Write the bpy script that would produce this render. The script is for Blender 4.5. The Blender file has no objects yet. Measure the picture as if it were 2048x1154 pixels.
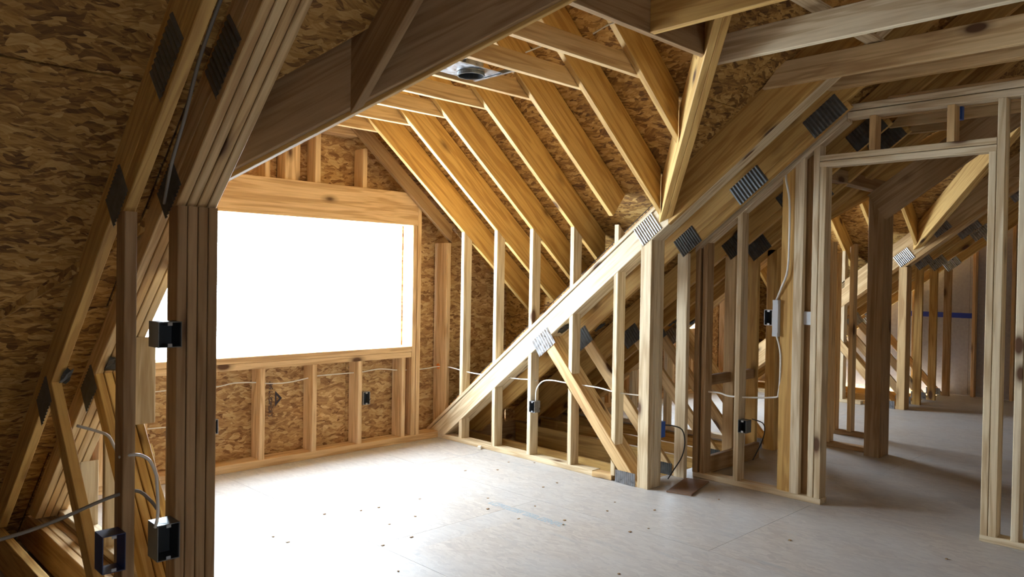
import bpy, bmesh, math, random
from mathutils import Vector, Matrix
random.seed(7)
C = bpy.context.scene.collection
S = bpy.context.scene

# ------------------------------------------------------------------ camera, sky, exposure
EYE = 1.40
cam_d = bpy.data.cameras.new('camera')
cam_d.sensor_width = 36.0
cam_d.lens = 1531.385 / 2048 * 36.0
cam_d.clip_start = 0.02
cam_d.clip_end = 200
cam = bpy.data.objects.new('camera', cam_d)
C.objects.link(cam)


def cam_basis(yaw, pitch, roll):
    cy, sy = math.cos(yaw), math.sin(yaw)
    f = Vector((sy * math.cos(pitch), cy * math.cos(pitch), math.sin(pitch)))
    r = Vector((cy, -sy, 0))
    u = r.cross(f)
    c, s = math.cos(roll), math.sin(roll)
    return c * r + s * u, -s * r + c * u, f


_r, _u, _f = cam_basis(math.radians(44.565), math.radians(-0.76448), math.radians(0.91247))
cam.matrix_world = Matrix(((_r.x, _u.x, -_f.x, 0), (_r.y, _u.y, -_f.y, 0), (_r.z, _u.z, -_f.z, EYE), (0, 0, 0, 1)))
S.camera = cam

world = bpy.data.worlds.new('overcast_sky')
S.world = world
world.use_nodes = True
_bg = world.node_tree.nodes['Background']
_bg.inputs['Color'].default_value = (0.74, 0.87, 1.0, 1)
_bg.inputs['Strength'].default_value = 30.0


def portal(name, loc, rot, sx, sy):            # guides the sampling of the sky through an opening
    d = bpy.data.lights.new(name, 'AREA')
    d.shape = 'RECTANGLE'
    d.size, d.size_y = sx, sy
    o = bpy.data.objects.new(name, d)
    o.location, o.rotation_euler = loc, rot
    C.objects.link(o)
    d.cycles.is_portal = True
    return o


portal('window_sky', (2.775, 5.45, 1.32), (math.radians(-90), 0, 0), 2.5, 1.2)
portal('far_window_sky', (7.805, 5.45, 1.32), (math.radians(-90), 0, 0), 1.3, 1.2)
portal('rear_fill_sky', (0.2, -4.35, 1.5), (math.radians(90), 0, 0), 0.7, 0.6)  # this rear opening is added to let in fill light

S.view_settings.view_transform = 'Standard'
S.view_settings.look = 'None'
S.view_settings.gamma = 1.0
S.view_settings.use_curve_mapping = False
S.view_settings.exposure = 0.36
S.cycles.use_denoising = True
S.cycles.max_bounces = 12
S.cycles.diffuse_bounces = 8
S.cycles.sample_clamp_indirect = 12


# ------------------------------------------------------------------ materials
def nt(name):
    m = bpy.data.materials.new(name)
    m.use_nodes = True
    t = m.node_tree
    return m, t, t.nodes['Principled BSDF']


def N(t, kind, **kw):
    n = t.nodes.new(kind)
    for k, v in kw.items():
        if k.startswith('_'):
            n.inputs[k[1:].replace('_', ' ')].default_value = v
        else:
            setattr(n, k, v)
    return n


def ramp(t, stops, interp='LINEAR'):
    n = t.nodes.new('ShaderNodeValToRGB')
    cr = n.color_ramp
    cr.interpolation = interp
    while len(cr.elements) < len(stops):
        cr.elements.new(0.5)
    for e, (p, c) in zip(cr.elements, stops):
        e.position = p
        e.color = (*c, 1)
    return n


def mixc(t, mode, fac, a, b):
    n = t.nodes.new('ShaderNodeMix')
    n.data_type = 'RGBA'
    n.blend_type = mode
    for sock, v in ((n.inputs[0], fac), (n.inputs[6], a), (n.inputs[7], b)):
        if isinstance(v, bpy.types.NodeSocket):
            t.links.new(v, sock)
        elif isinstance(v, tuple):
            sock.default_value = (*v, 1)
        else:
            sock.default_value = v
    return n.outputs[2]


def local_coords(t, scale, spread=40.0):
    """object coordinates (X runs along a board), shifted by a random amount for each board"""
    L = t.links.new
    tc = t.nodes.new('ShaderNodeTexCoord')
    oi = t.nodes.new('ShaderNodeObjectInfo')
    mu = N(t, 'ShaderNodeMath', operation='MULTIPLY')
    mu.inputs[1].default_value = spread
    L(oi.outputs['Random'], mu.inputs[0])
    ad = N(t, 'ShaderNodeVectorMath', operation='ADD')
    L(tc.outputs['Object'], ad.inputs[0])
    L(mu.outputs[0], ad.inputs[1])
    mp = N(t, 'ShaderNodeMapping')
    mp.inputs['Scale'].default_value = scale
    L(ad.outputs[0], mp.inputs['Vector'])
    return mp.outputs[0], ad.outputs[0], oi.outputs['Random']


def wood(name, pale, deep, knot=(0.10, 0.045, 0.018), rough=0.62):
    m, t, b = nt(name)
    L = t.links.new
    v, raw, rnd = local_coords(t, (0.55, 9, 9))
    n1 = N(t, 'ShaderNodeTexNoise', _Scale=1.6, _Detail=3.0, _Distortion=0.5)
    L(v, n1.inputs['Vector'])
    mu = N(t, 'ShaderNodeMath', operation='MULTIPLY')
    mu.inputs[1].default_value = 26.0
    L(n1.outputs[0], mu.inputs[0])
    sn = N(t, 'ShaderNodeMath', operation='SINE')
    L(mu.outputs[0], sn.inputs[0])
    mr = N(t, 'ShaderNodeMapRange', _From_Min=-1.0, _From_Max=1.0)
    L(sn.outputs[0], mr.inputs[0])
    fine = N(t, 'ShaderNodeTexNoise', _Scale=9.0, _Detail=4.0)
    L(v, fine.inputs['Vector'])
    tint = ramp(t, [(0.0, deep), (0.55, tuple(0.5 * (p + d) for p, d in zip(pale, deep))), (1.0, pale)])
    L(rnd, tint.inputs[0])
    grain = ramp(t, [(0.0, (0.66, 0.56, 0.45)), (0.45, (0.93, 0.9, 0.86)), (1.0, (1, 1, 1))])
    L(mr.outputs[0], grain.inputs[0])
    c = mixc(t, 'MULTIPLY', 0.75, tint.outputs[0], grain.outputs[0])
    fr = ramp(t, [(0.3, (0.78, 0.72, 0.66)), (0.65, (1.04, 1.03, 1.0))])
    L(fine.outputs[0], fr.inputs[0])
    c = mixc(t, 'MULTIPLY', 0.7, c, fr.outputs[0])
    # knots
    mp = N(t, 'ShaderNodeMapping')
    mp.inputs['Scale'].default_value = (1.9, 4.2, 4.2)
    L(raw, mp.inputs['Vector'])
    vo = N(t, 'ShaderNodeTexVoronoi', _Scale=1.0)
    L(mp.outputs[0], vo.inputs['Vector'])
    kr = ramp(t, [(0.08, (1, 1, 1)), (0.12, (0.4, 0.4, 0.4)), (0.19, (0, 0, 0))])
    L(vo.outputs['Distance'], kr.inputs[0])
    c = mixc(t, 'MIX', kr.outputs[0], c, knot)
    L(c, b.inputs['Base Color'])
    b.inputs['Roughness'].default_value = rough
    b.inputs['Specular IOR Level'].default_value = 0.3
    bp = N(t, 'ShaderNodeBump', _Strength=0.12, _Distance=0.002)
    L(fine.outputs[0], bp.inputs['Height'])
    L(bp.outputs[0], b.inputs['Normal'])
    return m


def strand_board(name, stops, dust=None, rough=0.7, scale=1.0, bump=0.35, spec=0.3):
    m, t, b = nt(name)
    L = t.links.new
    v, raw, rnd = local_coords(t, (scale, scale, scale))

    def layer(cell, along, across, seed):
        mp = N(t, 'ShaderNodeMapping')
        mp.inputs['Location'].default_value = (seed, seed * 1.7, 0)
        L(v, mp.inputs['Vector'])
        wn = N(t, 'ShaderNodeTexNoise', _Scale=7.0, _Detail=2.0)
        L(mp.outputs[0], wn.inputs['Vector'])
        wv = mixc(t, 'LINEAR_LIGHT', 0.06, mp.outputs[0], wn.outputs['Color'])
        vo = N(t, 'ShaderNodeTexVoronoi', _Scale=cell)
        vo.inputs['Randomness'].default_value = 1.0
        mp1 = N(t, 'ShaderNodeMapping')
        mp1.inputs['Scale'].default_value = (0.42, 1.45, 1.0)
        L(wv, mp1.inputs['Vector'])
        L(mp1.outputs[0], vo.inputs['Vector'])
        sp = N(t, 'ShaderNodeSeparateColor')
        L(vo.outputs['Color'], sp.inputs[0])
        an = N(t, 'ShaderNodeMapRange', _To_Min=-0.75, _To_Max=0.75)
        L(sp.outputs[0], an.inputs[0])
        ro = N(t, 'ShaderNodeVectorRotate', rotation_type='Z_AXIS')
        L(mp.outputs[0], ro.inputs['Vector'])
        L(an.outputs[0], ro.inputs['Angle'])
        mp2 = N(t, 'ShaderNodeMapping')
        mp2.inputs['Scale'].default_value = (along, across, 1)
        L(ro.outputs[0], mp2.inputs['Vector'])
        no = N(t, 'ShaderNodeTexNoise', _Scale=1.0, _Detail=3.0, _Roughness=0.6)
        L(mp2.outputs[0], no.inputs['Vector'])
        a = N(t, 'ShaderNodeMath', operation='MULTIPLY_ADD')
        a.inputs[1].default_value = 0.42
        L(sp.outputs[1], a.inputs[0])
        mu = N(t, 'ShaderNodeMath', operation='MULTIPLY')
        mu.inputs[1].default_value = 0.62
        L(no.outputs[0], mu.inputs[0])
        L(mu.outputs[0], a.inputs[2])
        return a.outputs[0], sp.outputs[2]

    a, ka = layer(46.0, 9.0, 110.0, 0.0)
    c2, kb = layer(30.0, 7.0, 80.0, 3.7)
    gt = N(t, 'ShaderNodeMath', operation='GREATER_THAN')
    gt.inputs[1].default_value = 0.5
    L(kb, gt.inputs[0])
    mx = N(t, 'ShaderNodeMix')
    mx.data_type = 'FLOAT'
    L(gt.outputs[0], mx.inputs[0])
    L(a, mx.inputs[2])
    L(c2, mx.inputs[3])
    col = ramp(t, stops)
    L(mx.outputs[0], col.inputs[0])
    c = col.outputs[0]
    big = N(t, 'ShaderNodeTexNoise', _Scale=2.2, _Detail=3.0)
    L(v, big.inputs['Vector'])
    if dust:
        tone, amount = dust
        dr = ramp(t, [(0.25, (amount - 0.16,) * 3), (0.7, (min(1, amount + 0.1),) * 3)])
        L(big.outputs[0], dr.inputs[0])
        c = mixc(t, 'MIX', dr.outputs[0], c, tone)
        sc = N(t, 'ShaderNodeTexNoise', _Scale=1.0, _Detail=5.0, _Roughness=0.65)
        mp3 = N(t, 'ShaderNodeMapping')
        mp3.inputs['Scale'].default_value = (1.6, 9.0, 1)
        L(v, mp3.inputs['Vector'])
        L(mp3.outputs[0], sc.inputs['Vector'])
        sr = ramp(t, [(0.62, (0, 0, 0)), (0.78, (0.55, 0.55, 0.55))])
        L(sc.outputs[0], sr.inputs[0])
        c = mixc(t, 'MIX', sr.outputs[0], c, (0.30, 0.33, 0.36))
    else:
        br = ramp(t, [(0.3, (0.72, 0.68, 0.62)), (0.7, (1.1, 1.08, 1.05))])
        L(big.outputs[0], br.inputs[0])
        c = mixc(t, 'MULTIPLY', 0.8, c, br.outputs[0])
    L(c, b.inputs['Base Color'])
    b.inputs['Roughness'].default_value = rough
    b.inputs['Specular IOR Level'].default_value = spec
    bp = N(t, 'ShaderNodeBump', _Strength=bump, _Distance=0.004)
    L(mx.outputs[0], bp.inputs['Height'])
    L(bp.outputs[0], b.inputs['Normal'])
    return m


def plain(name, col, rough=0.5, metal=0.0, var=0.0):
    m, t, b = nt(name)
    b.inputs['Base Color'].default_value = (*col, 1)
    b.inputs['Roughness'].default_value = rough
    b.inputs['Metallic'].default_value = metal
    if var:
        tc = t.nodes.new('ShaderNodeTexCoord')
        no = N(t, 'ShaderNodeTexNoise', _Scale=30.0, _Detail=4.0)
        t.links.new(tc.outputs['Object'], no.inputs['Vector'])
        r = ramp(t, [(0.3, tuple(c * (1 - var) for c in col)), (0.7, tuple(min(1, c * (1 + var)) for c in col))])
        t.links.new(no.outputs[0], r.inputs[0])
        t.links.new(r.outputs[0], b.inputs['Base Color'])
        r2 = ramp(t, [(0.3, (max(0, rough - .12),) * 3), (0.7, (min(1, rough + .12),) * 3)])
        t.links.new(no.outputs[0], r2.inputs[0])
        t.links.new(r2.outputs[0], b.inputs['Roughness'])
    return m


PINE = wood('pine', (0.72, 0.54, 0.30), (0.64, 0.43, 0.20))
PALE = wood('pale_pine', (0.74, 0.64, 0.46), (0.68, 0.56, 0.37))
GOLD = wood('golden_pine', (0.70, 0.47, 0.17), (0.60, 0.37, 0.115))
ORANGE = wood('orange_pine', (0.78, 0.58, 0.35), (0.73, 0.51, 0.28))
BROWN = wood('shade_browned_pine', (0.46, 0.31, 0.17), (0.37, 0.24, 0.12))  # pine browned to carry the shade on backlit posts and beams
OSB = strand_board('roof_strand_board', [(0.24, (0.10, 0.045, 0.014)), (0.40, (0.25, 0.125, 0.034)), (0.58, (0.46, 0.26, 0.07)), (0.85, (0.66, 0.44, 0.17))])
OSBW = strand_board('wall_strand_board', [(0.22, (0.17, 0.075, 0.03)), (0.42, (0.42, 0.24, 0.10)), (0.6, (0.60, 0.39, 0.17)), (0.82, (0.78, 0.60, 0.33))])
FLOORM = strand_board('dusty_floor_board', [(0.22, (0.26, 0.16, 0.09)), (0.45, (0.42, 0.30, 0.19)), (0.65, (0.54, 0.42, 0.29)), (0.85, (0.64, 0.53, 0.40))], dust=((0.475, 0.485, 0.49), 0.70), rough=0.5, bump=0.1, spec=0.4)
GRAY = plain('grey_wall_board', (0.36, 0.34, 0.35), 0.8, 0, 0.1)
GALV = plain('galvanized_steel', (0.40, 0.42, 0.45), 0.36, 0.9, 0.2)
TORN = plain('torn_steel', (0.05, 0.05, 0.05), 0.5, 0.4, 0.3)
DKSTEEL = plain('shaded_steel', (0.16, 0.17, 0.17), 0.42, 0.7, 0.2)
BOXIN = plain('box_inside', (0.045, 0.05, 0.055), 0.6, 0.3)
BLACKM = plain('black_plastic', (0.02, 0.02, 0.024), 0.45)
BLUEBOX = plain('navy_plastic', (0.025, 0.04, 0.12), 0.45)
BLUE = plain('blue_plastic', (0.03, 0.11, 0.45), 0.4)
TAPE = plain('blue_tape', (0.015, 0.04, 0.33), 0.5)
WHITEC = plain('white_cable_sheath', (0.80, 0.78, 0.72), 0.35)
GREYC = plain('grey_cable_sheath', (0.24, 0.22, 0.19), 0.5)
BLACKC = plain('black_wire_sheath', (0.02, 0.02, 0.02), 0.45)
GREYBOX = plain('grey_box_plastic', (0.55, 0.58, 0.62), 0.45)
INK = plain('stamp_ink', (0.045, 0.035, 0.045), 0.8)
BLUEINK = plain('faded_blue_ink', (0.36, 0.45, 0.50), 0.7)
FOAM = plain('orange_foam', (0.85, 0.27, 0.05), 0.7)
UNDER = plain('lower_ceiling_board', (0.42, 0.34, 0.26), 0.8, 0, 0.1)
LEAKSTOP = plain('light_stop_black', (0.03, 0.03, 0.03), 0.9)  # black for layers added to stop light leaking between panels
GLASSW = plain('white_scrap', (0.8, 0.76, 0.68), 0.6)

# ------------------------------------------------------------------ helpers
WM = {}


def tag(o, label=None, cat=None, group=None, kind=None):
    if label: o['label'] = label
    if cat: o['category'] = cat
    if group: o['group'] = group
    if kind: o['kind'] = kind
    return o


def root(name, loc, label=None, cat=None, group=None, kind=None):
    o = bpy.data.objects.new(name, None)
    o.empty_display_size = 0.1
    o.location = loc
    C.objects.link(o)
    WM[o] = Matrix.Translation(Vector(loc))
    return tag(o, label, cat, group, kind)


def link(name, me, mat, M, parent=None):
    me.materials.append(mat)
    o = bpy.data.objects.new(name, me)
    C.objects.link(o)
    WM[o] = M
    if parent is not None:
        o.parent = parent
        o.matrix_basis = WM[parent].inverted() @ M
    else:
        o.matrix_basis = M
    return o


def from_pts(name, pts, faces, mat, parent=None, M=None, smooth=False):
    """pts in world space; local frame M"""
    if M is None:
        c = sum((Vector(p) for p in pts), Vector()) / len(pts)
        M = Matrix.Translation(c)
    inv = M.inverted()
    me = bpy.data.meshes.new(name)
    me.from_pydata([inv @ Vector(p) for p in pts], [], faces)
    bm = bmesh.new()
    bm.from_mesh(me)
    bmesh.ops.recalc_face_normals(bm, faces=bm.faces)
    bm.to_mesh(me)
    bm.free()
    if smooth:
        me.shade_smooth()
    return link(name, me, mat, M, parent)


def lumber(name, p0, p1, w, d, mat, parent=None, side=(1, 0, 0), up=(0, 0, 1), ow=0.0, od=0.0, cut0=None, cut1=None, ch=0.003):
    """A board from p0 to p1: w across `side`, d across the third direction (towards `up`); each end may be cut on a plane."""
    p0, p1 = Vector(p0), Vector(p1)
    a = (p1 - p0).normalized()
    s = Vector(side)
    s = (s - a * s.dot(a)).normalized()
    n = a.cross(s)
    if n.dot(Vector(up)) < 0:
        n = -n
    prof = [(ow + ch, od), (ow + w - ch, od), (ow + w, od + ch), (ow + w, od + d - ch), (ow + w - ch, od + d), (ow + ch, od + d), (ow, od + d - ch), (ow, od + ch)]
    pts = []
    for end, cut, q in ((0, cut0, p0), (1, cut1, p1)):
        for u, v in prof:
            b = p0 + s * u + n * v
            if cut is None:
                tt = (q - p0).dot(a)
            else:
                tt = (Vector(cut[0]) - b).dot(Vector(cut[1])) / a.dot(Vector(cut[1]))
            pts.append(b + a * tt)
    faces = [tuple(range(8)), tuple(range(8, 16))] + [(i, (i + 1) % 8, 8 + (i + 1) % 8, 8 + i) for i in range(8)]
    b2, c2 = s, a.cross(s)
    o = (p0 + p1) / 2 + s * (ow + w / 2) + n * (od + d / 2)
    M = Matrix(((a.x, b2.x, c2.x, o.x), (a.y, b2.y, c2.y, o.y), (a.z, b2.z, c2.z, o.z), (0, 0, 0, 1)))
    return from_pts(name, pts, faces, mat, parent, M)


def vert(name, x0, x1, y0, y1, z0, z1, mat, parent=None, cut1=None, cut0=None):
    """upright board filling the given box"""
    return lumber(name, (x0, y0, z0), (x0, y0, z1), x1 - x0, y1 - y0, mat, parent, (1, 0, 0), (0, 1, 0), cut0=cut0, cut1=cut1)


def along_y(name, x0, x1, y0, y1, z0, z1, mat, parent=None, **k):
    return lumber(name, (x0, y0, z0), (x0, y1, z0), x1 - x0, z1 - z0, mat, parent, (1, 0, 0), (0, 0, 1), **k)


def along_x(name, x0, x1, y0, y1, z0, z1, mat, parent=None, **k):
    return lumber(name, (x0, y0, z0), (x1, y0, z0), y1 - y0, z1 - z0, mat, parent, (0, 1, 0), (0, 0, 1), **k)


def clip(poly, u0, u1, v0, v1):
    def half(ps, f):
        out = []
        for i, p in enumerate(ps):
            q = ps[(i + 1) % len(ps)]
            fp, fq = f(p), f(q)
            if fp >= 0: out.append(p)
            if (fp >= 0) != (fq >= 0):
                t = fp / (fp - fq)
                out.append((p[0] + t * (q[0] - p[0]), p[1] + t * (q[1] - p[1])))
        return out
    for f in (lambda p: p[0] - u0, lambda p: u1 - p[0], lambda p: p[1] - v0, lambda p: v1 - p[1]):
        poly = half(poly, f)
        if len(poly) < 3:
            return []
    return poly


def area(p):
    return abs(sum(p[i][0] * p[(i + 1) % len(p)][1] - p[(i + 1) % len(p)][0] * p[i][1] for i in range(len(p)))) / 2


def slab(name, poly, origin, U, V, thick, mat, parent):
    """prism: poly in (u, v) on a plane, grown by `thick` along U x V"""
    origin, U, V = Vector(origin), Vector(U).normalized(), Vector(V).normalized()
    W = U.cross(V).normalized()
    cu = sum(p[0] for p in poly) / len(poly)
    cv = sum(p[1] for p in poly) / len(poly)
    o = origin + U * cu + V * cv
    M = Matrix(((U.x, V.x, W.x, o.x), (U.y, V.y, W.y, o.y), (U.z, V.z, W.z, o.z), (0, 0, 0, 1)))
    n = len(poly)
    pts = [origin + U * u + V * v + W * h for h in (0, thick) for u, v in poly]
    faces = [tuple(range(n)), tuple(range(n, 2 * n))] + [(i, (i + 1) % n, n + (i + 1) % n, n + i) for i in range(n)]
    return from_pts(name, pts, faces, mat, parent, M)


def sheets(name, poly, origin, U, V, thick, mat, parent, su=2.44, sv=1.22, ou=0.0, ov=0.0, gap=0.003, stagger=True):
    us, vs = [p[0] for p in poly], [p[1] for p in poly]
    j = 0
    v = ov + math.floor((min(vs) - ov) / sv) * sv
    while v < max(vs):
        sh = (su / 2 if (stagger and round((v - ov) / sv) % 2) else 0) + ou
        u = sh + math.floor((min(us) - sh) / su) * su
        while u < max(us):
            c = clip(poly, u + gap / 2, u + su - gap / 2, v + gap / 2, v + sv - gap / 2)
            if len(c) >= 3 and area(c) > 0.004:
                slab(name, c, origin, U, V, thick, mat, parent)
            u += su
        v += sv


def tube(name, pts, r, mat, parent=None, sides=6, smooth_path=True):
    P = [Vector(p) for p in pts]
    if smooth_path and len(P) > 2:
        out = []
        for i in range(len(P) - 1):
            a, b, c, d = P[max(i - 1, 0)], P[i], P[i + 1], P[min(i + 2, len(P) - 1)]
            for k in range(4):
                t = k / 4
                out.append(0.5 * ((2 * b) + (c - a) * t + (2 * a - 5 * b + 4 * c - d) * t * t + (3 * b - a - 3 * c + d) * t ** 3))
        out.append(P[-1])
        P = out
    vs, fs = [], []
    prev = Vector((0, 0, 1))
    for i, p in enumerate(P):
        d = (P[min(i + 1, len(P) - 1)] - P[max(i - 1, 0)]).normalized()
        x = prev - d * prev.dot(d)
        if x.length < 0.05:
            x = Vector((1, 0, 0)) - d * d.x
        x.normalize()
        prev = x
        y = d.cross(x)
        for k in range(sides):
            an = 2 * math.pi * k / sides
            vs.append(p + x * (r * math.cos(an)) + y * (r * math.sin(an)))
        if i:
            b0 = (i - 1) * sides
            for k in range(sides):
                fs.append((b0 + k, b0 + (k + 1) % sides, b0 + sides + (k + 1) % sides, b0 + sides + k))
    fs.append(tuple(range(sides)))
    fs.append(tuple(range(len(vs) - sides, len(vs))))
    return from_pts(name, vs, fs, mat, parent, smooth=True)


def box_pts(x0, x1, y0, y1, z0, z1):
    return [(x, y, z) for z in (z0, z1) for y in (y0, y1) for x in (x0, x1)], [(0, 1, 3, 2), (4, 5, 7, 6), (0, 1, 5, 4), (2, 3, 7, 6), (0, 2, 6, 4), (1, 3, 7, 5)]


def boxes(name, lst, mat, parent=None):
    pts, fs = [], []
    for b in lst:
        p, f = box_pts(*b)
        o = len(pts)
        pts += p
        fs += [tuple(i + o for i in q) for q in f]
    return from_pts(name, pts, fs, mat, parent)


def gusset(name, cx, cy, cz, ln, wd, slope, parent, n=12, mat=None, face=-1):
    """corrugated nail plate lying on a face x = const; ln along the chord, ridges across it"""
    a = Vector((0, -1, slope)).normalized()
    b = Vector((0, a.z, -a.y))
    o = Vector((cx, cy, cz))
    pts, fs = [], []
    for i in range(2 * n + 1):
        h = 0.0065 if i % 2 else 0.0008
        for s in (-.5, .5):
            pts.append(o + a * ((i / (2 * n) - .5) * ln) + b * (s * wd) + Vector((face * h, 0, 0)))
    m = len(pts)
    pts += [p - Vector((face * 0.0012, 0, 0)) for p in list(pts)]
    for i in range(2 * n):
        k = 2 * i
        fs += [(k, k + 1, k + 3, k + 2), (m + k, m + k + 2, m + k + 3, m + k + 1), (k, k + 2, m + k + 2, m + k), (k + 1, m + k + 1, m + k + 3, k + 3)]
    k = 4 * n
    fs += [(0, m, m + 1, 1), (k, k + 1, m + k + 1, m + k)]
    return from_pts(name, pts, fs, mat or GALV, parent)


TH = 0.038
X1L, X1R = 1.31, 4.24            # inside faces of the near dormer
X2L, X2R = 6.17, 9.10            # inside faces of the far dormer
SL, SR = 0.88, 0.77              # pitch of the main roof beside and beyond the dormer


def low_left(y): return 1.65 + SL * (3.049 - y)
def low_right(y): return 0.043 + SR * (5.10 - y)
VL = 0.118 / math.cos(math.atan(SL))
VR = 0.24 / math.cos(math.atan(SR))
VK = 0.169 / math.cos(math.atan(SR))
RIDGE = -0.6
DS = 0.83                        # pitch of the dormer roofs
def dlow(dx): return 1.785 + DS * (1.465 - abs(dx))

# ------------------------------------------------------------------ floor
fl = root('floor', (3, 1, 0), kind='structure')
tag(fl, 'dusty strand board subfloor of large sheets', 'floor')
for x0, x1, y0, y1, ov in ((-3.5, 10.95, -4.2, 3.12, 0.35), (X1L - .05, X1R + .12, 3.12, 5.36, 0.35), (X2L - .05, X2R + .12, 3.12, 5.36, 0.35)):
    sheets('floor_panel', [(y0, -x1), (y1, -x1), (y1, -x0), (y0, -x0)], (0, 0, -0.019), (0, 1, 0), (-1, 0, 0), 0.019, FLOORM, fl, ov=-3.52, ou=0.87, gap=0.002)
lower = root('floor_lower', (3, 1, -.3), kind='structure')
tag(lower, 'shadowed board layer under the floor framing', 'floor')
for x0 in (-3.6, 1.2, 6.0):
    boxes('lower_panel', [(x0, x0 + 4.8, -4.4, 0.6, -.34, -.31)], UNDER, lower)
    boxes('lower_panel', [(x0, x0 + 4.8, 0.6, 5.5, -.34, -.31)], UNDER, lower)
boxes('rim_light_stop', [(-3.6, 11.2, 5.36, 5.40, -.34, 0.02)], BROWN, lower)  # outer closing boards added to keep light out below the floor
boxes('rim_light_stop', [(-3.6, 11.2, -4.42, -4.38, -.34, 0.02)], BROWN, lower)
for x in (-3.6, 11.1):
    boxes('rim_light_stop', [(x, x + .04, -4.4, 5.4, -.34, 0.02)], BROWN, lower)

# ------------------------------------------------------------------ roof sheathing
roof = root('ceiling', (3, 1, 4), kind='structure')
tag(roof, 'underside of the strand board roof sheathing', 'ceiling')
TK = 0.012


def slope_sheets(x0, x1, zf, m, poly_xy, **k):
    """panels on the plane z = zf(y) (pitch m, rising towards -y)"""
    V = Vector((0, -1, m)).normalized()
    yr = 5.5
    o = (0, yr, zf(yr))
    f = math.sqrt(1 + m * m)
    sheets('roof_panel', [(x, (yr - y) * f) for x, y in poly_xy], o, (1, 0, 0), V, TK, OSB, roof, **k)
    slab('roof_light_stop', [(x, (yr - y) * f) for x, y in poly_xy], Vector(o) - Vector((1, 0, 0)).cross(V).normalized() * .006, (1, 0, 0), V, .004, LEAKSTOP, roof)  # unseen layer added over the panels to block leaking light


deckL = lambda y: low_left(y) + VL
deckR = lambda y: low_right(y) + VR
slope_sheets(0, 0, deckL, SL, [(-3.5, 5.5), (1.13, 5.5), (1.13, 3.14), (1.29, 2.96), (1.36, 2.88), (1.36, RIDGE), (-3.5, RIDGE)], ov=1.205, ou=-.12, gap=.008)


xc1, xc2 = (X1L + X1R) / 2, (X2L + X2R) / 2
slope_sheets(0, 0, deckR, SR, [(X1R + .11, 5.5), (X2L - .11, 5.5), (X2L - .11, 3.0), (xc2, 1.30), (X2R + .11, 3.0), (X2R + .11, 5.5), (11.0, 5.5), (11.0, RIDGE), (1.34, RIDGE), (1.34, 2.83), (xc1, 1.30), (X1R + .11, 3.0)], ov=0.3, ou=0.4)
q0 = [(1.37, 2.97, 1.80), (.35, 4.06, .88), (.35, 4.06, 1.30), (1.37, 2.97, 2.20)]  # unseen filler added to block sky light leaking past the valley
from_pts('roof_panel', q0 + [(x + .012, y + .012, z) for x, y, z in q0], [(0, 1, 2, 3), (4, 5, 6, 7), (0, 1, 5, 4), (1, 2, 6, 5), (2, 3, 7, 6), (3, 0, 4, 7)], OSB, roof)
# filler added to block light leaking at the step between the slopes, and the far side of the roof
sy = [3.0 - .3 * k for k in range(12)] + [RIDGE]
sp = [(xx, y, (min if k == 0 else max)(deckL(y), deckR(y)) + (-.014 if k == 0 else .05)) for y in sy for xx in (1.342, 1.362) for k in (0, 1)]
sf = [(0, 1, 3, 2), (4 * len(sy) - 4, 4 * len(sy) - 3, 4 * len(sy) - 1, 4 * len(sy) - 2)]
for k in range(len(sy) - 1):
    a = 4 * k
    sf += [(a, a + 1, a + 5, a + 4), (a + 2, a + 3, a + 7, a + 6), (a, a + 2, a + 6, a + 4), (a + 1, a + 3, a + 7, a + 5)]
from_pts('roof_panel', sp, sf, OSB, roof)
zr = max(deckL(RIDGE), deckR(RIDGE))
for x0, x1, zz in ((-3.5, 1.36, deckL(RIDGE)), (1.34, 11.0, deckR(RIDGE))):
    V = Vector((0, -1, -(zz - 2.2) / 3.75)).normalized()
    ln = math.hypot(3.75, zz - 2.2)
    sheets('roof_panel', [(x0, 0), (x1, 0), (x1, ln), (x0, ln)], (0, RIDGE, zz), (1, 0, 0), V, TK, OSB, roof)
    slab('roof_light_stop', [(x0, -.03), (x1, -.03), (x1, ln + .1), (x0, ln + .1)], Vector((0, RIDGE, zz)) - Vector((1, 0, 0)).cross(V).normalized() * .006, (1, 0, 0), V, .004, LEAKSTOP, roof)


def dormer_roof(xc, first):
    for side in (-1, 1):
        U = Vector((0, 1, 0)) if side > 0 else Vector((0, -1, 0))
        V = Vector((-side, 0, DS)).normalized()
        f = math.sqrt(1 + DS * DS)
        # plane through the eave edge
        ze = dlow(2.425) + 0.273
        o = (xc + side * 2.425, 0, ze)
        vv = 2.425 * f
        poly = [(5.36, 0), (5.36, vv), (1.26, vv), (3.90, 0)]
        if side < 0:
            poly = [(-u, v) for u, v in poly]
        # eave part below the main roof is trimmed away by the main slope
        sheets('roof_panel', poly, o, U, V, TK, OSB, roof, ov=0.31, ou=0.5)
        slab('roof_light_stop', poly, Vector(o) + U.cross(V).normalized() * (TK + .001), U, V, .004, LEAKSTOP, roof)
        xs = xc + side * 2.425
        slab('roof_panel', [(3.90, deckR(3.90)), (5.36, deckR(5.36)), (5.36, ze + .03), (3.90, ze + .03)], (xs, 0, 0), (0, 1, 0), (0, 0, 1), TK, OSB, roof)


dormer_roof(xc1, True)
dormer_roof(xc2, False)


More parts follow.
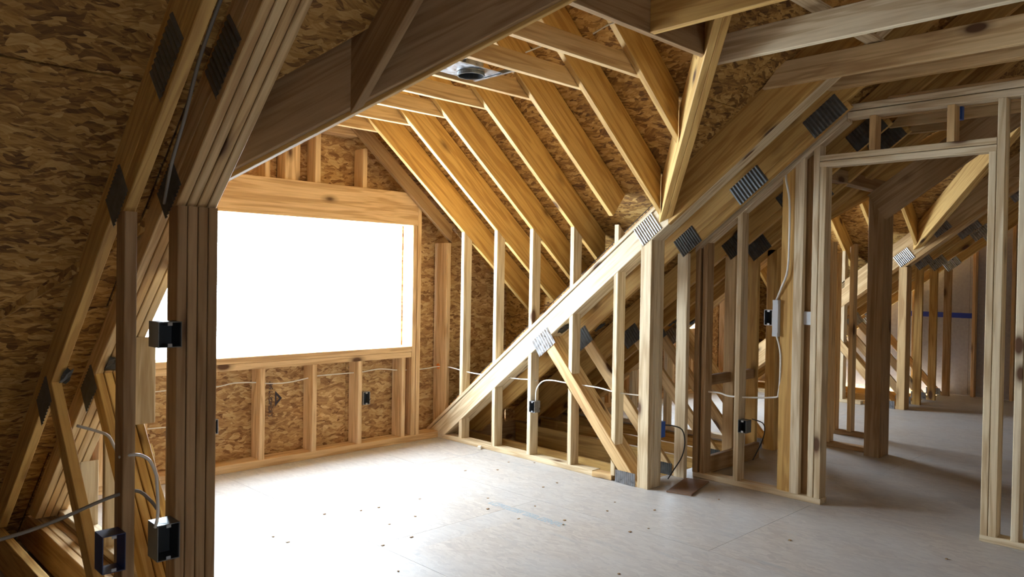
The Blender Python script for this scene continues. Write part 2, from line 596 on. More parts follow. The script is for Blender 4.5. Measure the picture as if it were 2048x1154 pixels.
# ------------------------------------------------------------------ walls of the dormers
def front_wall(name, xc, label, hw=1.165, wo=0.0):
    w = root(name, (xc, 5.2, 0), label, 'wall', kind='structure')
    y0, y1 = 5.20, 5.34
    inL, inR = xc - 1.465, xc + 1.465
    oL, oR = xc + wo - hw, xc + wo + hw          # window opening
    sL, sR = oL + .468 * hw, oR - .468 * hw
    z0, z1 = 0.81, 1.83
    along_x('bottom_plate', inL + .04, inR + .05, y0, y1, 0.0, 0.056, ORANGE, w)
    for x in (-1.40, -0.965, -0.55, -0.15, 0.272, 0.68, 1.107):
        vert('stud', xc + x - .038, xc + x, y0, y1, 0.057, 0.718, ORANGE, w)
    along_x('sill_plate', oL, oR, y0, y1, 0.718, 0.765, ORANGE, w)
    along_x('sill_plate', oL, oR, y0 - .004, y1, 0.766, 0.812, ORANGE, w)
    for s in (-1, 1):
        for k in range(2):
            xa = oR + .004 + k * .046 if s > 0 else oL - .004 - k * .046 - .041
            ztop = 1.83 if k == 0 else 2.104
            vert('stud', xa, xa + .041, y0 - .002 * k, y1, 0.057, ztop, ORANGE, w)
        xa = inR + .05 if s > 0 else inL - .05 - .045
        vert('corner_stud', xa, xa + .045, y0 - .03, y1, 0.0, 1.70, ORANGE, w)
        xa = inR + .1 if s > 0 else inL - .1 - .045
    along_x('header', oL - .045, oR + .045 + .03, y0, y0 + .06, 1.832, 2.105, ORANGE, w, cut1=None)
    along_x('header', oL - .045, oR + .045 + .03, y0 + .07, y1, 1.832, 2.105, ORANGE, w)
    for x, ww in ((-1.0, .041), (-.74, .041), (-.48, .041), (-.165, .041), (-.007, .121), (.24, .047), (.665, .042)):
        zt = min(2.50, dlow(max(abs(x), abs(x + ww))))
        vert('stud', xc + x, xc + x + ww, y0 + .01, y1 - .002, 2.106, zt, ORANGE, w)
    along_x('gable_plate', xc - .62, xc + .62, y0, y1 - .01, 2.505, 2.60, ORANGE, w)
    # sheathing panels round the opening
    ys = y1 + .001
    def P(poly, name='sheathing_panel'):
        slab(name, [(-u, v) for u, v in poly][::-1], (0, ys + .012, 0), (-1, 0, 0), (0, 0, 1), .012, OSBW, w)
    e = dlow(2.425) + 0.273
    r = dlow(0) + .273
    xl, xr = xc - 2.425, xc + 2.425
    P([(xl, 0.0), (sL, 0.0), (sL, z0), (oL, z0), (oL, z1), (oL, 1.95), (xc - 1.465, dlow(1.465) + .27), (xl, e)])
    P([(sR + .003, 0.0), (xr, 0.0), (xr, e), (xc + 1.465, dlow(1.465) + .27), (oR, 1.95), (oR, z1), (oR, z0), (sR + .003, z0)])
    P([(sL + .003, 0.0), (sR, 0.0), (sR, z0), (sL + .003, z0)])
    e2 = lambda dx: dlow(dx) + .27
    for q in ([(xl, .02), (oL, .02), (oL, e2(xc - oL) - .01), (xl, e - .01)], [(oR, .02), (xr, .02), (xr, e - .01), (oR, e2(oR - xc) - .01)],
              [(oL, .02), (oR, .02), (oR, z0), (oL, z0)], [(oL, z1), (oR, z1), (oR, e2(oR - xc) - .01), (xc, r - .01), (oL, e2(xc - oL) - .01)]):
        slab('wall_light_stop', [(-u, v) for u, v in q][::-1], (0, ys + .016, 0), (-1, 0, 0), (0, 0, 1), .003, LEAKSTOP, w)  # unseen backing added to stop light leaking between sheathing panels
    P([(oL, z1), (xc - .003, z1), (xc - .003, r), (xc - 1.465, dlow(1.465) + .27), (oL, 1.95)])
    P([(xc + .003, z1), (oR, z1), (oR, 1.95), (xc + 1.465, dlow(1.465) + .27), (xc + .003, r)])
    return w


WF = front_wall('wall_front', xc1, 'framed gable wall under the window with strand board sheathing')
WF2 = front_wall('wall_front.001', xc2, 'framed window wall of the far dormer', .58, .17)

STUD_Y = (4.905, 4.50, 4.10, 3.685, 3.28)


def knee_wall(name, xin, side, lowf, m, vd, label, web):
    """studs of a dormer side wall; they stop at the four-ply truss that crosses the wall"""
    w = root(name, (xin, 4.2, 0), label, 'wall', kind='structure')
    xa, xb = (xin, xin + .089) if side > 0 else (xin - .089, xin)
    along_y('bottom_plate', xa, xb, 3.46, 5.16, 0.0, 0.040, PALE, w)
    nrm = (0, m, 1)
    for y in STUD_Y:
        y0, y1 = y - .019, y + .019
        zl = lowf(y)
        zt = min(lowf(y0), lowf(y1)) + vd
        ztop = 1.785
        # upper piece, standing on the truss
        if ztop - zt > .05:
            vert('stud', xa, xb, y0, y1, zt, ztop, PALE, w, cut0=((xa, y, lowf(y) + vd + .002), nrm), cut1=((xin, y, 1.783), (side * DS, 0, 1)))
        # lower piece(s)
        a, b = web
        if zl > .12:
            lo, hi = a(y), b(y)          # z range taken by the web, or None
            if lo is None:
                vert('stud', xa, xb, y0, y1, .040, zl, PALE, w, cut1=((xa, y, zl - .002), nrm))
            else:
                wn = (0, a.slope, 1)
                if lo > .10:
                    vert('stud', xa, xb, y0, y1, .040, lo, PALE, w, cut1=((xa, y, lo - .002), wn))
                if zl - hi > .05:
                    vert('stud', xa, xb, y0, y1, hi, zl, PALE, w, cut0=((xa, y, hi + .002), wn), cut1=((xa, y, zl - .002), nrm))
    return w


class Web:
    def __init__(self, p, q, half, upper):
        (self.y0, self.z0), (self.y1, self.z1) = p, q
        self.g = (self.z1 - self.z0) / (self.y1 - self.y0)
        self.slope = -self.g
        self.h = half * math.sqrt(1 + self.g ** 2) * (1 if upper else -1)

    def __call__(self, y):
        if not (self.y0 - .03 < y < self.y1 + .02):
            return None
        return self.z0 + self.g * (y - self.y0) + self.h


WEB_P, WEB_Q = (3.118, 0.02), (3.93, 0.93)


def webs(lowf):
    return Web(WEB_P, WEB_Q, .047, False), Web(WEB_P, WEB_Q, .047, True)


WR = knee_wall('wall_right', X1R, 1, low_right, SR, VK, 'stud knee wall along the bright diagonal truss', webs(low_right))
WL = knee_wall('wall_left', X1L, -1, low_left, SL, VL, 'stud knee wall behind the dark post stack', webs(low_left))
knee_wall('wall_right.001', X2R, 1, low_right, SR, VK, 'knee wall of the far dormer under its bright truss', webs(low_right))
knee_wall('wall_left.001', X2L, -1, low_right, SR, VK, 'knee wall of the far dormer on the near side', webs(low_right))


# ------------------------------------------------------------------ trusses
def truss(x0, plies, lowf, m, label, gap=0.0, post_y=(2.985, 3.072), chord_m=PINE, web_m=PINE, post_m=PALE, tie=None, plates=True, top_y=RIDGE + .06, scab=True, bottom=True, plate_m=None, TH=TH, cd=.21, plate_y=None, strip=False, sd=.049):
    r = root('roof_truss', (x0, 3.03, 0), label, 'truss', 'main roof trusses')
    cosm = 1 / math.sqrt(1 + m * m)
    nrm = Vector((0, m, 1)).normalized()
    zp = lowf(post_y[0] + .015) - (sd + .002) / cosm if scab else lowf(post_y[0])
    for i in range(plies):
        xi = x0 + i * (TH + gap)
        yh = 5.33
        ym = 2.86 if strip else top_y
        lumber('top_chord', (xi, yh, lowf(yh)), (xi, ym, lowf(ym)), TH, .138 if strip else cd, chord_m, r, cut0=((0, 0, 0.003), (0, 0, 1)), cut1=((0, ym, 0), (0, 1, 0)))
        if strip:
            lumber('top_chord', (xi, ym - .001, lowf(ym - .001)), (xi, top_y, lowf(top_y)), TH, .235, GOLD if i == 0 else chord_m, r, cut0=((0, ym - .001, 0), (0, 1, 0)), cut1=((0, top_y, 0), (0, 1, 0)))
            lumber('top_strip', (xi - (.007 if i == 0 else 0), 5.2, lowf(5.2)), (xi - (.007 if i == 0 else 0), ym, lowf(ym)), TH - .001, .026, PALE, r, od=.1425, cut0=((0, 0, 0.003), (0, 0, 1)), cut1=((0, ym, 0), (0, 1, 0)))
        (ya, za), (yb, zb) = WEB_P, WEB_Q
        lumber('web', (xi + .0004, ya, za), (xi + .0004, yb, zb), TH - .0008, .089, web_m, r, od=-.0445, cut0=((0, 0, 0.002), (0, 0, 1)), cut1=((0, yb, lowf(yb) - .002), tuple(nrm)))
        if bottom:
            along_y('bottom_chord', xi, xi + TH, 2.9, 5.34, -.21, -.021 if post_y[0] < 3.1 else 0, chord_m, r)
        if scab:
            lumber('lower_chord', (xi + .0004, post_y[1], lowf(post_y[1])), (xi + .0004, 1.9, lowf(1.9)), TH - .0008, sd - .001, chord_m, r, od=-sd, cut0=((0, 0, zp + .001), (0, 0, 1)))
        vert('post', xi, xi + TH, post_y[0], post_y[1], 0.001, zp, post_m, r)
    if plates:
        pm = plate_m or GALV
        xp = x0 - .001
        gusset('gusset_plate', xp, 3.17, .045, .17, .085, 0.0, r, 10, pm)
        gusset('gusset_plate', xp, 3.955, lowf(3.955) - .005, .20, .14, m, r, 8, pm)
        bp, bf = [], []
        for i in range(6):
            for j in range(4):
                y = 3.845 - .016 * i
                bp.append((x0 + .030 + .026 * j * min(1, plies / 2), y, lowf(y) - .006 - random.uniform(0, .016)))
        bp += [(x, y, z + .003) for x, y, z in bp]
        for i in range(5):
            for j in range(3):
                a = i * 4 + j
                bf += [(a, a + 1, a + 5, a + 4), (24 + a, 24 + a + 4, 24 + a + 5, 24 + a + 1)]
        from_pts('bent_plate', bp, bf, TORN, r)
        for yy, oo in ((2.99, .012), (2.53, .02), (2.03, .02)) if plate_y is None else plate_y:
            gusset('gusset_plate', xp, yy, lowf(yy) + oo, .19 if yy > 2.6 else .25, .138, m, r, 10, pm)
    if tie:
        za, zb, ye, tp = tie
        for k in range(tp):
            xt = x0 - .0385 * (k + 1)
            along_y('tie_beam', xt, xt + .038, -1.9, ye, za, zb, PINE, r, cut1=((0, ye, za), (0, 1, 0.9)))
    return r


def low_single(y): return 1.668 + SL * (2.983 - y)
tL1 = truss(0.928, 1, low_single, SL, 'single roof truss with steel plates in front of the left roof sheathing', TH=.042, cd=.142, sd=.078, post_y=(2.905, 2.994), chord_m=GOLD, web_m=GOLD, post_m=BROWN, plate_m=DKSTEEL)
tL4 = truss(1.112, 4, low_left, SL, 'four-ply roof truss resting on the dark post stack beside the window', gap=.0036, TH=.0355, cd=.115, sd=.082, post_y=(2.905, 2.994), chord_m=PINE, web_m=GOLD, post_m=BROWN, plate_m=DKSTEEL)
tR4 = truss(X1R, 4, low_right, SR, strip=True, plate_y=((3.02, .10),), label= 'four-ply roof truss crossing the window bay as a bright diagonal', chord_m=PALE, web_m=PINE, post_m=PALE, tie=(2.535, 2.675, 2.2, 1), scab=False)
tR1 = truss(4.68, 1, low_right, SR, 'single roof truss beside the raked wall plate, just past the bright diagonal truss', chord_m=GOLD, web_m=PINE, post_m=PALE, tie=(2.575, 2.66, 2.0, 2), plate_m=DKSTEEL)
truss(5.34, 1, low_right, SR, 'roof truss behind the raked wall, second past the bright diagonal truss', chord_m=GOLD, post_m=PINE, tie=(2.5, 2.64, 2.0, 1), plate_m=DKSTEEL)
t57 = truss(5.70, 1, low_right, SR, 'roof truss behind the raked wall, third past the bright diagonal truss', chord_m=GOLD, post_m=GOLD, tie=(2.5, 2.64, 2.0, 1), plate_m=DKSTEEL)
truss(X2L - .152, 4, low_right, SR, plate_y=(), cd=.235, label= 'four-ply roof truss on the near side of the far dormer', chord_m=GOLD, post_m=GOLD, tie=(2.5, 2.64, 2.0, 1), scab=False)
truss(X2R, 4, low_right, SR, plate_y=((3.02, .06), (2.66, .10)), cd=.235, label= 'sunlit four-ply roof truss on the far side of the far dormer', chord_m=PINE, post_m=PINE, tie=(2.5, 2.64, 2.0, 1))
lumber('lower_chord', (5.742, 2.04, 1.866), (5.742, 1.0, 2.594), .038, .22, BROWN, t57)
truss(9.62, 1, low_right, SR, 'roof truss just beyond the far dormer', chord_m=GOLD, post_m=GOLD, tie=(2.5, 2.64, 2.0, 1))
truss(10.15, 1, low_right, SR, 'roof truss second from the grey end wall', chord_m=GOLD, post_m=GOLD, tie=(2.5, 2.64, 2.0, 1))
truss(10.70, 1, low_right, SR, 'roof truss standing close to the grey end wall', chord_m=GOLD, post_m=BROWN, tie=(2.5, 2.64, 2.0, 1))

# ------------------------------------------------------------------ wall with the doorway, along the hall side
XD = 4.776
XE = XD + .089
WS = root('wall_side', (XD, 2, 0), 'stud wall with an open doorway and a raked top plate', 'wall', kind='structure')
RK = 0.79
def rake(y): return 1.622 + .762 * (2.953 - y)
along_y('bottom_plate', XD, XE, 2.05, 2.975, 0, .038, PALE, WS)
along_y('bottom_plate', XD, XE, -2.0, 1.166, 0, .038, PALE, WS)
rn = (0, .762, 1)
def wall_stud(name, x0, x1, y0, y1, z0, mat, top=True):
    vert(name, x0, x1, y0, y1, z0, rake(y1), mat, WS, cut1=((x0, y1, rake(y1) - .001), rn) if top else None)
wall_stud('stud', XD - .012, XE - .012, 2.935, 2.973, .038, BROWN)
wall_stud('stud', XD, XE, 2.885, 2.922, .038, BROWN)
wall_stud('stud', XD, XE, 2.622, 2.660, .038, PALE)
wall_stud('stud', XD + .012, XD + .05, 2.257, 2.346, .038, GOLD)
wall_stud('stud', XD - .003, XD + .035, 2.192, 2.255, .038, PALE)
wall_stud('stud', XD + .051, XD + .089, 2.145, 2.234, .038, BROWN)
wall_stud('king_stud', XD, XE, 2.098, 2.137, .038, PALE)
vert('jack_stud', XD - .001, XE, 2.054, 2.094, .038, 2.131, PALE, WS)
for k, mt in ((0, PALE), (1, PALE)):
    lumber('raked_plate', (XD, 2.99, rake(2.99)), (XD, 1.935, rake(1.935)), .089, .031, mt, WS, od=.032 * k, cut0=((0, 2.985, 0), (0, 1, 0)), cut1=((0, 1.935, 0), (0, 1, 0)))
    along_y('door_header', XD, XE, 1.128, 2.097, 2.132 + .039 * k, 2.1675 + .039 * k, PALE, WS)
    along_y('top_plate', XD, XE, -2.2, 1.93, 2.416 + .045 * k, 2.456 + .045 * k, PALE, WS)
vert('cripple_stud', XD, XE, 1.762, 1.80, 2.2075, 2.415, PINE, WS)
vert('cripple_stud', XD, XE, 1.335, 1.375, 2.2075, 2.415, PINE, WS)
vert('jack_stud', XD - .001, XE, 1.128, 1.164, .038, 2.131, PALE, WS)
vert('king_stud', XD, XE, 1.086, 1.126, .038, 2.415, PALE, WS)
for y in (.982, .60, .19, -.2, -.6, -1.0, -1.4):
    vert('stud', XD, XE, y, y + .038, .038, 2.415, PALE, WS)
# blocking between the trusses behind it
along_x('blocking', XE + .02, 5.33, 3.0, 3.038, .63, .705, BROWN, WS)
along_x('blocking', 5.385, 5.69, 3.0, 3.038, .63, .705, BROWN, WS)
along_x('floor_edge_board', XE + .02, 5.33, 2.94, 2.978, .001, .125, BROWN, WS)
along_x('floor_edge_board', 5.385, 5.69, 2.94, 2.978, .001, .125, BROWN, WS)

# ------------------------------------------------------------------ hall beyond the doorway
WH = root('wall_hall', (6.5, 2.4, 0), 'short framed wall and doorway in the hall beyond the door opening', 'wall', kind='structure')
along_y('bottom_plate', 6.55, 6.64, 2.415, 2.93, 0, .038, BROWN, WH)
for x in (6.425, 6.466, 6.507, 6.548, 6.589):
    vert('jack_stud', x, x + .0395, 2.288, 2.41, 0.001, 2.13 if x < 6.54 else 2.09, BROWN, WH)
vert('stud', 6.55, 6.64, 2.745, 2.783, .038, rake(2.75) - .02, PINE, WH)
vert('stud', 6.55, 6.64, 2.88, 2.918, .038, rake(2.9) - .03, PINE, WH)
along_x('door_header', 4.95, 6.585, 2.29, 2.328, 2.135, 2.225, BROWN, WH)
along_x('door_header', 4.95, 6.585, 2.335, 2.373, 2.135, 2.225, BROWN, WH)
WH2 = root('wall_hall.001', (7.25, 2.9, 0), 'short partition frame by the far dormer opening', 'wall', kind='structure')
along_y('bottom_plate', 7.15, 7.24, 2.56, 2.99, 0, .038, BROWN, WH2)
vert('stud', 7.15, 7.24, 2.945, 2.983, .038, 2.3, PINE, WH2, cut1=((7.2, 2.95, low_right(2.95) - .02), (0, SR, 1)))
vert('stud', 7.15, 7.24, 2.80, 2.838, .038, 2.3, PINE, WH2, cut1=((7.2, 2.82, 1.62 + .13), (0, SR, 1)))

# ------------------------------------------------------------------ end and rear walls
WE = root('wall_end', (10.95, 1, 0), 'grey board gable wall at the far end of the hall', 'wall', kind='structure')
ya, yb = -4.2, 5.3
gp = [(ya, 0), (yb, 0), (yb, .06), (RIDGE, deckR(RIDGE) + .02), (ya, 2.3)]
sheets('wall_panel', gp, (10.94, 0, 0), (0, 1, 0), (0, 0, 1), .012, GRAY, WE, su=1.22, sv=2.44, ou=.4, stagger=False)
slab('wall_light_stop', gp, (10.955, 0, 0), (0, 1, 0), (0, 0, 1), .003, LEAKSTOP, WE)  # unseen backing added against light leaks at the panel joints
for y, mt in ((2.75, ORANGE), (2.33, PINE), (1.9, PINE), (1.5, PINE), (1.08, PINE), (.66, PINE), (.24, PINE), (3.45, PINE)):
    vert('stud', 10.85, 10.938, y, y + .038, 0.001, deckR(y) - .25, mt, WE, cut1=((10.9, y, deckR(y) - .19), (0, SR, 1)))
WB = root('wall_start', (-3.5, 1, 0), 'strand board gable wall at the near end', 'wall', kind='structure')
sheets('wall_panel', [(ya, 0), (yb, 0), (yb, .06), (RIDGE, deckL(RIDGE) + .02), (ya, 2.3)], (-3.52, 0, 0), (0, 1, 0), (0, 0, 1), .012, OSBW, WB, su=2.44, sv=1.22)
slab('wall_light_stop', [(ya, 0), (yb, 0), (yb, .06), (RIDGE, deckL(RIDGE) + .02), (ya, 2.3)], (-3.53, 0, 0), (0, 1, 0), (0, 0, 1), .003, LEAKSTOP, WB)
WZ = root('wall_rear', (3, -4.3, 0), 'strand board knee wall behind the viewer with one added fill-light opening', 'wall', kind='structure')
for x0, x1, z0, z1 in ((-3.5, -.1, 0, 2.3), (.5, 11.0, 0, 2.3), (-.1, .5, 0, 1.25), (-.1, .5, 1.75, 2.3)):  # leaves a hole, added to let fill light in from behind
    sheets('wall_panel', [(-x1, z0), (-x0, z0), (-x0, z1), (-x1, z1)], (0, -4.28, 0), (-1, 0, 0), (0, 0, 1), .012, OSBW, WZ, su=2.44, sv=1.22)
    boxes('wall_light_stop', [(x0, x1, -4.29, -4.287, z0, z1)], LEAKSTOP, WZ)

# ------------------------------------------------------------------ roof framing of the dormers
YR = (4.905, 4.50, 4.10, 3.685, 3.28, 2.88, 2.47, 2.10)
ORD = ('first', 'second', 'third', 'fourth', 'fifth', 'sixth', 'seventh', 'eighth')
VY = lambda dx: 1.51 + .946 * (dx - .025)         # plan line of a valley: y at distance dx from the ridge


def dormer_rafters(xc, far):
    for side in (1, -1):
        for k, y in enumerate(YR):
            if far and k > 5: continue
            dxe = min(2.38, 1.465 + (1.785 - deckR(y) - .05) / DS)
            cut0 = ((xc + side * dxe, 0, 0), (1, 0, 0))
            if k == 4:
                dxe = 1.40
                cut0 = ((xc + side * dxe, 0, dlow(dxe)), (side * 1, 0, -DS))
            if k >= 5:
                dxe = (y - 1.51) / .946 + .025 - .078 - (.13 if side < 0 and not far else 0)
                cut0 = ((xc + side * dxe, y, 0), (.687 * side, -.726, 0))
            if far:
                lab = f'far dormer rafter, {ORD[k]} from its window wall, on the {"far" if side > 0 else "near"} slope'
            elif side > 0:
                lab = f'golden dormer rafter, {ORD[k]} from the window wall, on the right slope'
            else:
                lab = f'dormer rafter, {ORD[k]} from the window wall, on the left slope behind the valley board'
            o = lumber('dormer_rafter', (xc + side * dxe, y - .019, dlow(dxe)), (xc + side * .02, y - .019, dlow(.02)), .038, .205, GOLD, None, side=(0, 1, 0), cut0=cut0, cut1=((xc + side * .02, 0, 0), (1, 0, 0)), ch=.003)
            tag(o, lab, 'rafter', ('far ' if far else '') + 'dormer rafters')
    o = along_y('ridge_board', xc - .019, xc + .019, 1.25, 5.33, dlow(0) - .03, dlow(0) + .245, GOLD)
    tag(o, ('far' if far else 'near') + ' dormer ridge board between the two rows of rafters', 'ridge board')
    # ceiling ties, nailed to the far side of each pair of rafters
    for k, y in enumerate(YR):
        if k > 6 or (far and k > 4): continue
        o = along_x('ceiling_tie', xc - .72, xc + .72, y + .0205, y + .0585, 2.507, 2.605, PINE, cut0=((xc - .72, 0, 2.507), (1, 0, -DS)), cut1=((xc + .72, 0, 2.507), (1, 0, DS)))
        tag(o, (f'far dormer ceiling tie, {ORD[k]} from its window wall' if far else f'horizontal dormer ceiling tie, {ORD[k]} from the window wall'), 'ceiling tie', ('far ' if far else '') + 'dormer ceiling ties')
    # gable rafters belong to the window wall
    w = WF2 if far else WF
    for side in (1, -1):
        lumber('gable_rafter', (xc + side * 1.57, 5.2, dlow(1.57)), (xc + side * .4, 5.2, dlow(.4)), .038, .11, BROWN if side > 0 else PINE, w, side=(0, -1, 0), cut0=((xc + side * 1.56, 0, 0), (1, 0, 0)), cut1=((xc + side * .5, 0, 0), (1, 0, 0)))
        if side > 0:
            for y in (5.1,):
                pass


dormer_rafters(xc1, False)
dormer_rafters(xc2, True)


def valley(x0, y0, z0, xc, label, plies, mats, far=False):
    sd = 1 if x0 > xc else -1
    p0, p1 = Vector((x0, y0, z0)), Vector((xc + sd * .03, VY(.03), z0 + .757 * (abs(x0 - xc) - .03)))
    r = root('valley_board', p0, label, 'valley board', 'valley boards')
    h = Vector((p1.x - p0.x, p1.y - p0.y, 0)).normalized()
    s = Vector((-h.y, h.x, 0)) if True else None
    if s.y < 0: s = -s
    for k in range(plies):
        lumber('ply', p0, p1, .038, .286 if sd < 0 and not far else .22, mats[k], r, side=s, ow=.0385 * k - (.0385 if sd > 0 or far else 0), od=-.015 * k if sd < 0 else 0, cut0=((x0, 0, 0), (1, 0, 0)), cut1=((xc + sd * .03, 0, 0), (1, 0, 0)))
    return r


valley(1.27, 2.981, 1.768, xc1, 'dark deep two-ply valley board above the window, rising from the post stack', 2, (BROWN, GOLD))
valley(4.235, 2.875, 1.80, xc1, 'two-ply valley board with a bright edge, rising from the bright diagonal truss', 2, (GOLD, GOLD))
valley(X2L + .005, 2.875, 1.80, xc2, 'near valley board of the far dormer', 2, (GOLD, GOLD), True)
valley(X2R - .005, 2.875, 1.80, xc2, 'far valley board of the far dormer', 2, (GOLD, GOLD))

jz = lambda y: 2.028 + .86 * (2.605 - y)
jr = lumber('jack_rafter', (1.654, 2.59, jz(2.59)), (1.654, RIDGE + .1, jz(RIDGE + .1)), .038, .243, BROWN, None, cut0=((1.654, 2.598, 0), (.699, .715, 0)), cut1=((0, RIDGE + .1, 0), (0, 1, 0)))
tag(jr, 'dark jack rafter with a pointed tip lapping over the dark valley board', 'rafter', 'jack rafters')
o = along_x('ceiling_beam', 2.13, 3.405, 2.03, 2.068, 2.507, 2.69, BROWN, cut0=((2.2, 2.03, 0), (.70, .716, 0)), cut1=((3.385, 2.03, 0), (.687, -.726, 0)))
tag(o, 'dark ceiling beam spanning between the two valley boards, joists hung on it', 'beam')
o = along_y('ceiling_joist', 2.838, 2.876, -3.2, 2.028, 2.507, 2.68, GOLD)
tag(o, 'ceiling joist butting square into the dark ceiling beam', 'joist', 'ceiling joists')
o = along_y('ceiling_joist', 3.462, 3.50, -3.2, 2.06, 2.507, 2.647, PALE, cut1=((3.462, 2.06, 0), (.687, -.726, 0)))
tag(o, 'pale ceiling joist running from the bright-edged valley board overhead', 'joist', 'ceiling joists')
o = along_x('strongback', 2.7, 4.30, 1.535, 1.62, 2.682, 2.70, PALE)
tag(o, 'flat pale board lying across the top of the ceiling joists', 'board')


# ------------------------------------------------------------------ electrical boxes and cables
def elec_box(name, x0, x1, y0, y1, z0, z1, face, label, shell=GALV, inner=BOXIN, open_back=False, cat='electrical box', tabs=True):
    """sheet-steel box whose mouth looks along `face` ('-x' or '-y')"""
    r = root(name, ((x0 + x1) / 2, (y0 + y1) / 2, z0), label, cat, 'electrical boxes')
    t = .003
    walls = [(x0, x1, y0, y1, z0, z0 + t), (x0, x1, y0, y1, z1 - t, z1)]
    if face == '-y':
        walls += [(x0, x0 + t, y0, y1, z0 + t, z1 - t), (x1 - t, x1, y0, y1, z0 + t, z1 - t)]
        back = (x0 + t, x1 - t, y1 - t, y1, z0 + t, z1 - t)
        lin = (x0 + t, x1 - t, y1 - t - .002, y1 - t, z0 + t, z1 - t)
        cx = (x0 + x1) / 2
        tb = [(cx - .008, cx + .008, y0 + .001, y0 + .003, z0 + t, z0 + .014), (cx - .008, cx + .008, y0 + .001, y0 + .003, z1 - .014, z1 - t)]
        side = [(x0 + t, x0 + t + .001, y0 + .006, y1 - t, z0 + t, z1 - t), (x1 - t - .001, x1 - t, y0 + .006, y1 - t, z0 + t, z1 - t)]
    else:
        walls += [(x0, x1, y0, y0 + t, z0 + t, z1 - t), (x0, x1, y1 - t, y1, z0 + t, z1 - t)]
        back = (x1 - t, x1, y0 + t, y1 - t, z0 + t, z1 - t)
        lin = (x1 - t - .002, x1 - t, y0 + t, y1 - t, z0 + t, z1 - t)
        cy = (y0 + y1) / 2
        tb = [(x0 + .001, x0 + .003, cy - .008, cy + .008, z0 + t, z0 + .014), (x0 + .001, x0 + .003, cy - .008, cy + .008, z1 - .014, z1 - t)]
        side = [(x0 + .006, x1 - t, y0 + t, y0 + t + .001, z0 + t, z1 - t), (x0 + .006, x1 - t, y1 - t - .001, y1 - t, z0 + t, z1 - t)]
    if not open_back:
        walls.append(back)
    boxes('shell', walls, shell, r)
    if not open_back:
        boxes('shade_lining', [lin] + side, inner, r)  # dark sheets standing in for the shade inside an open box
    if tabs:
        for b in tb:
            boxes('screw_tab', [b], GALV, r)
    return r


elec_box('electrical_box', 4.222, 4.285, 4.022, 4.080, .375, .462, '-x', 'open steel electrical box on a knee wall stud under the bright diagonal')
elec_box('electrical_box', 3.459, 3.522, 5.188, 5.245, .365, .468, '-y', 'open electrical box on a short stud under the window')
elec_box('electrical_box', 2.226, 2.275, 5.188, 5.25, .29, .39, '-y', 'electrical box half hidden by the post stack, below the window')
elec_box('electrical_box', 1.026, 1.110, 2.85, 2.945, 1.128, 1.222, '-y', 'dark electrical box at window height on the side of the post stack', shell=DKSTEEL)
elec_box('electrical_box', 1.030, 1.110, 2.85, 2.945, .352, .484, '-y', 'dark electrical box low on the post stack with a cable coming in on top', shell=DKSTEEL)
elec_box('electrical_box', .850, .926, 2.86, 2.945, .350, .482, '-y', 'navy plastic box frame with an open back, low on the thin post', shell=BLUEBOX, open_back=True)
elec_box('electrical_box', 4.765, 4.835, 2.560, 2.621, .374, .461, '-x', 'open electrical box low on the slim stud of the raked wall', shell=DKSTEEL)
elec_box('switch_box', 4.772, 4.83, 2.392, 2.45, 1.115, 1.218, '-x', 'open switch box beside the tall grey cover, at switch height')
elec_box('electrical_box', 4.795, 4.846, 2.139, 2.19, 1.132, 1.216, '-y', 'small light grey box facing away beside the door king stud', shell=GREYBOX)
gc = root('cable_cover', (4.78, 2.36, 1.04), 'tall grey cable cover mounted beside the open switch box', 'cable cover')
lumber('cover', (4.762, 2.346, 1.045), (4.762, 2.346, 1.285), .04, .042, GREYBOX, gc, up=(0, 1, 0))
boxes('flange', [(4.758, 4.762, 2.349, 2.385, 1.26, 1.283)], GREYBOX, gc)
boxes('flange', [(4.758, 4.762, 2.349, 2.385, 1.047, 1.07)], GREYBOX, gc)


def cable(pts, r, mat, label, name='cable'):
    return tag(tube(name, pts, r, mat), label, 'cable', 'cables')


cable([(1.72, 5.27, .60), (2.0, 5.27, .612), (2.284, 5.27, .605), (2.422, 5.27, .621), (2.595, 5.27, .61), (2.681, 5.27, .596), (2.838, 5.27, .59), (3.026, 5.27, .612), (3.112, 5.27, .621), (3.439, 5.27, .62), (3.525, 5.27, .622), (3.671, 5.27, .632), (3.875, 5.27, .608), (4.115, 5.27, .60), (4.26, 5.265, .61), (4.31, 5.22, .612), (4.32, 5.15, .612)], .0045, WHITEC, 'thin white cable threaded through the short studs under the window')
cable([(4.32, 5.148, .612), (4.29, 5.069, .615), (4.285, 4.776, .597), (4.285, 4.3, .605), (4.285, 4.156, .612), (4.285, 4.06, .613)], .0045, WHITEC, 'white cable crossing the knee wall between window corner and steel box')
cable([(4.26, 4.045, .462), (4.26, 4.04, .548), (4.265, 3.985, .615), (4.28, 3.901, .633), (4.285, 3.747, .629), (4.285, 3.462, .628), (4.285, 3.327, .615), (4.30, 3.218, .61), (4.33, 3.10, .609)], .005, WHITEC, 'white cable looping up out of the knee wall box and running along the studs')
cable([(4.82, 2.93, .615), (4.82, 2.893, .616), (4.82, 2.794, .617), (4.82, 2.696, .604), (4.82, 2.403, .633), (4.80, 2.352, .673), (4.785, 2.335, .824), (4.785, 2.34, .955), (4.785, 2.365, 1.045)], .006, WHITEC, 'white cable curving up to the tall grey cover in the raked wall')
cable([(4.785, 2.372, 1.285), (4.77, 2.332, 1.368), (4.765, 2.29, 1.482), (4.76, 2.28, 1.7), (4.76, 2.285, 1.935), (4.762, 2.31, 2.06), (4.80, 2.33, 2.12)], .007, WHITEC, 'white cable rising from the tall grey cover to the raked plate')
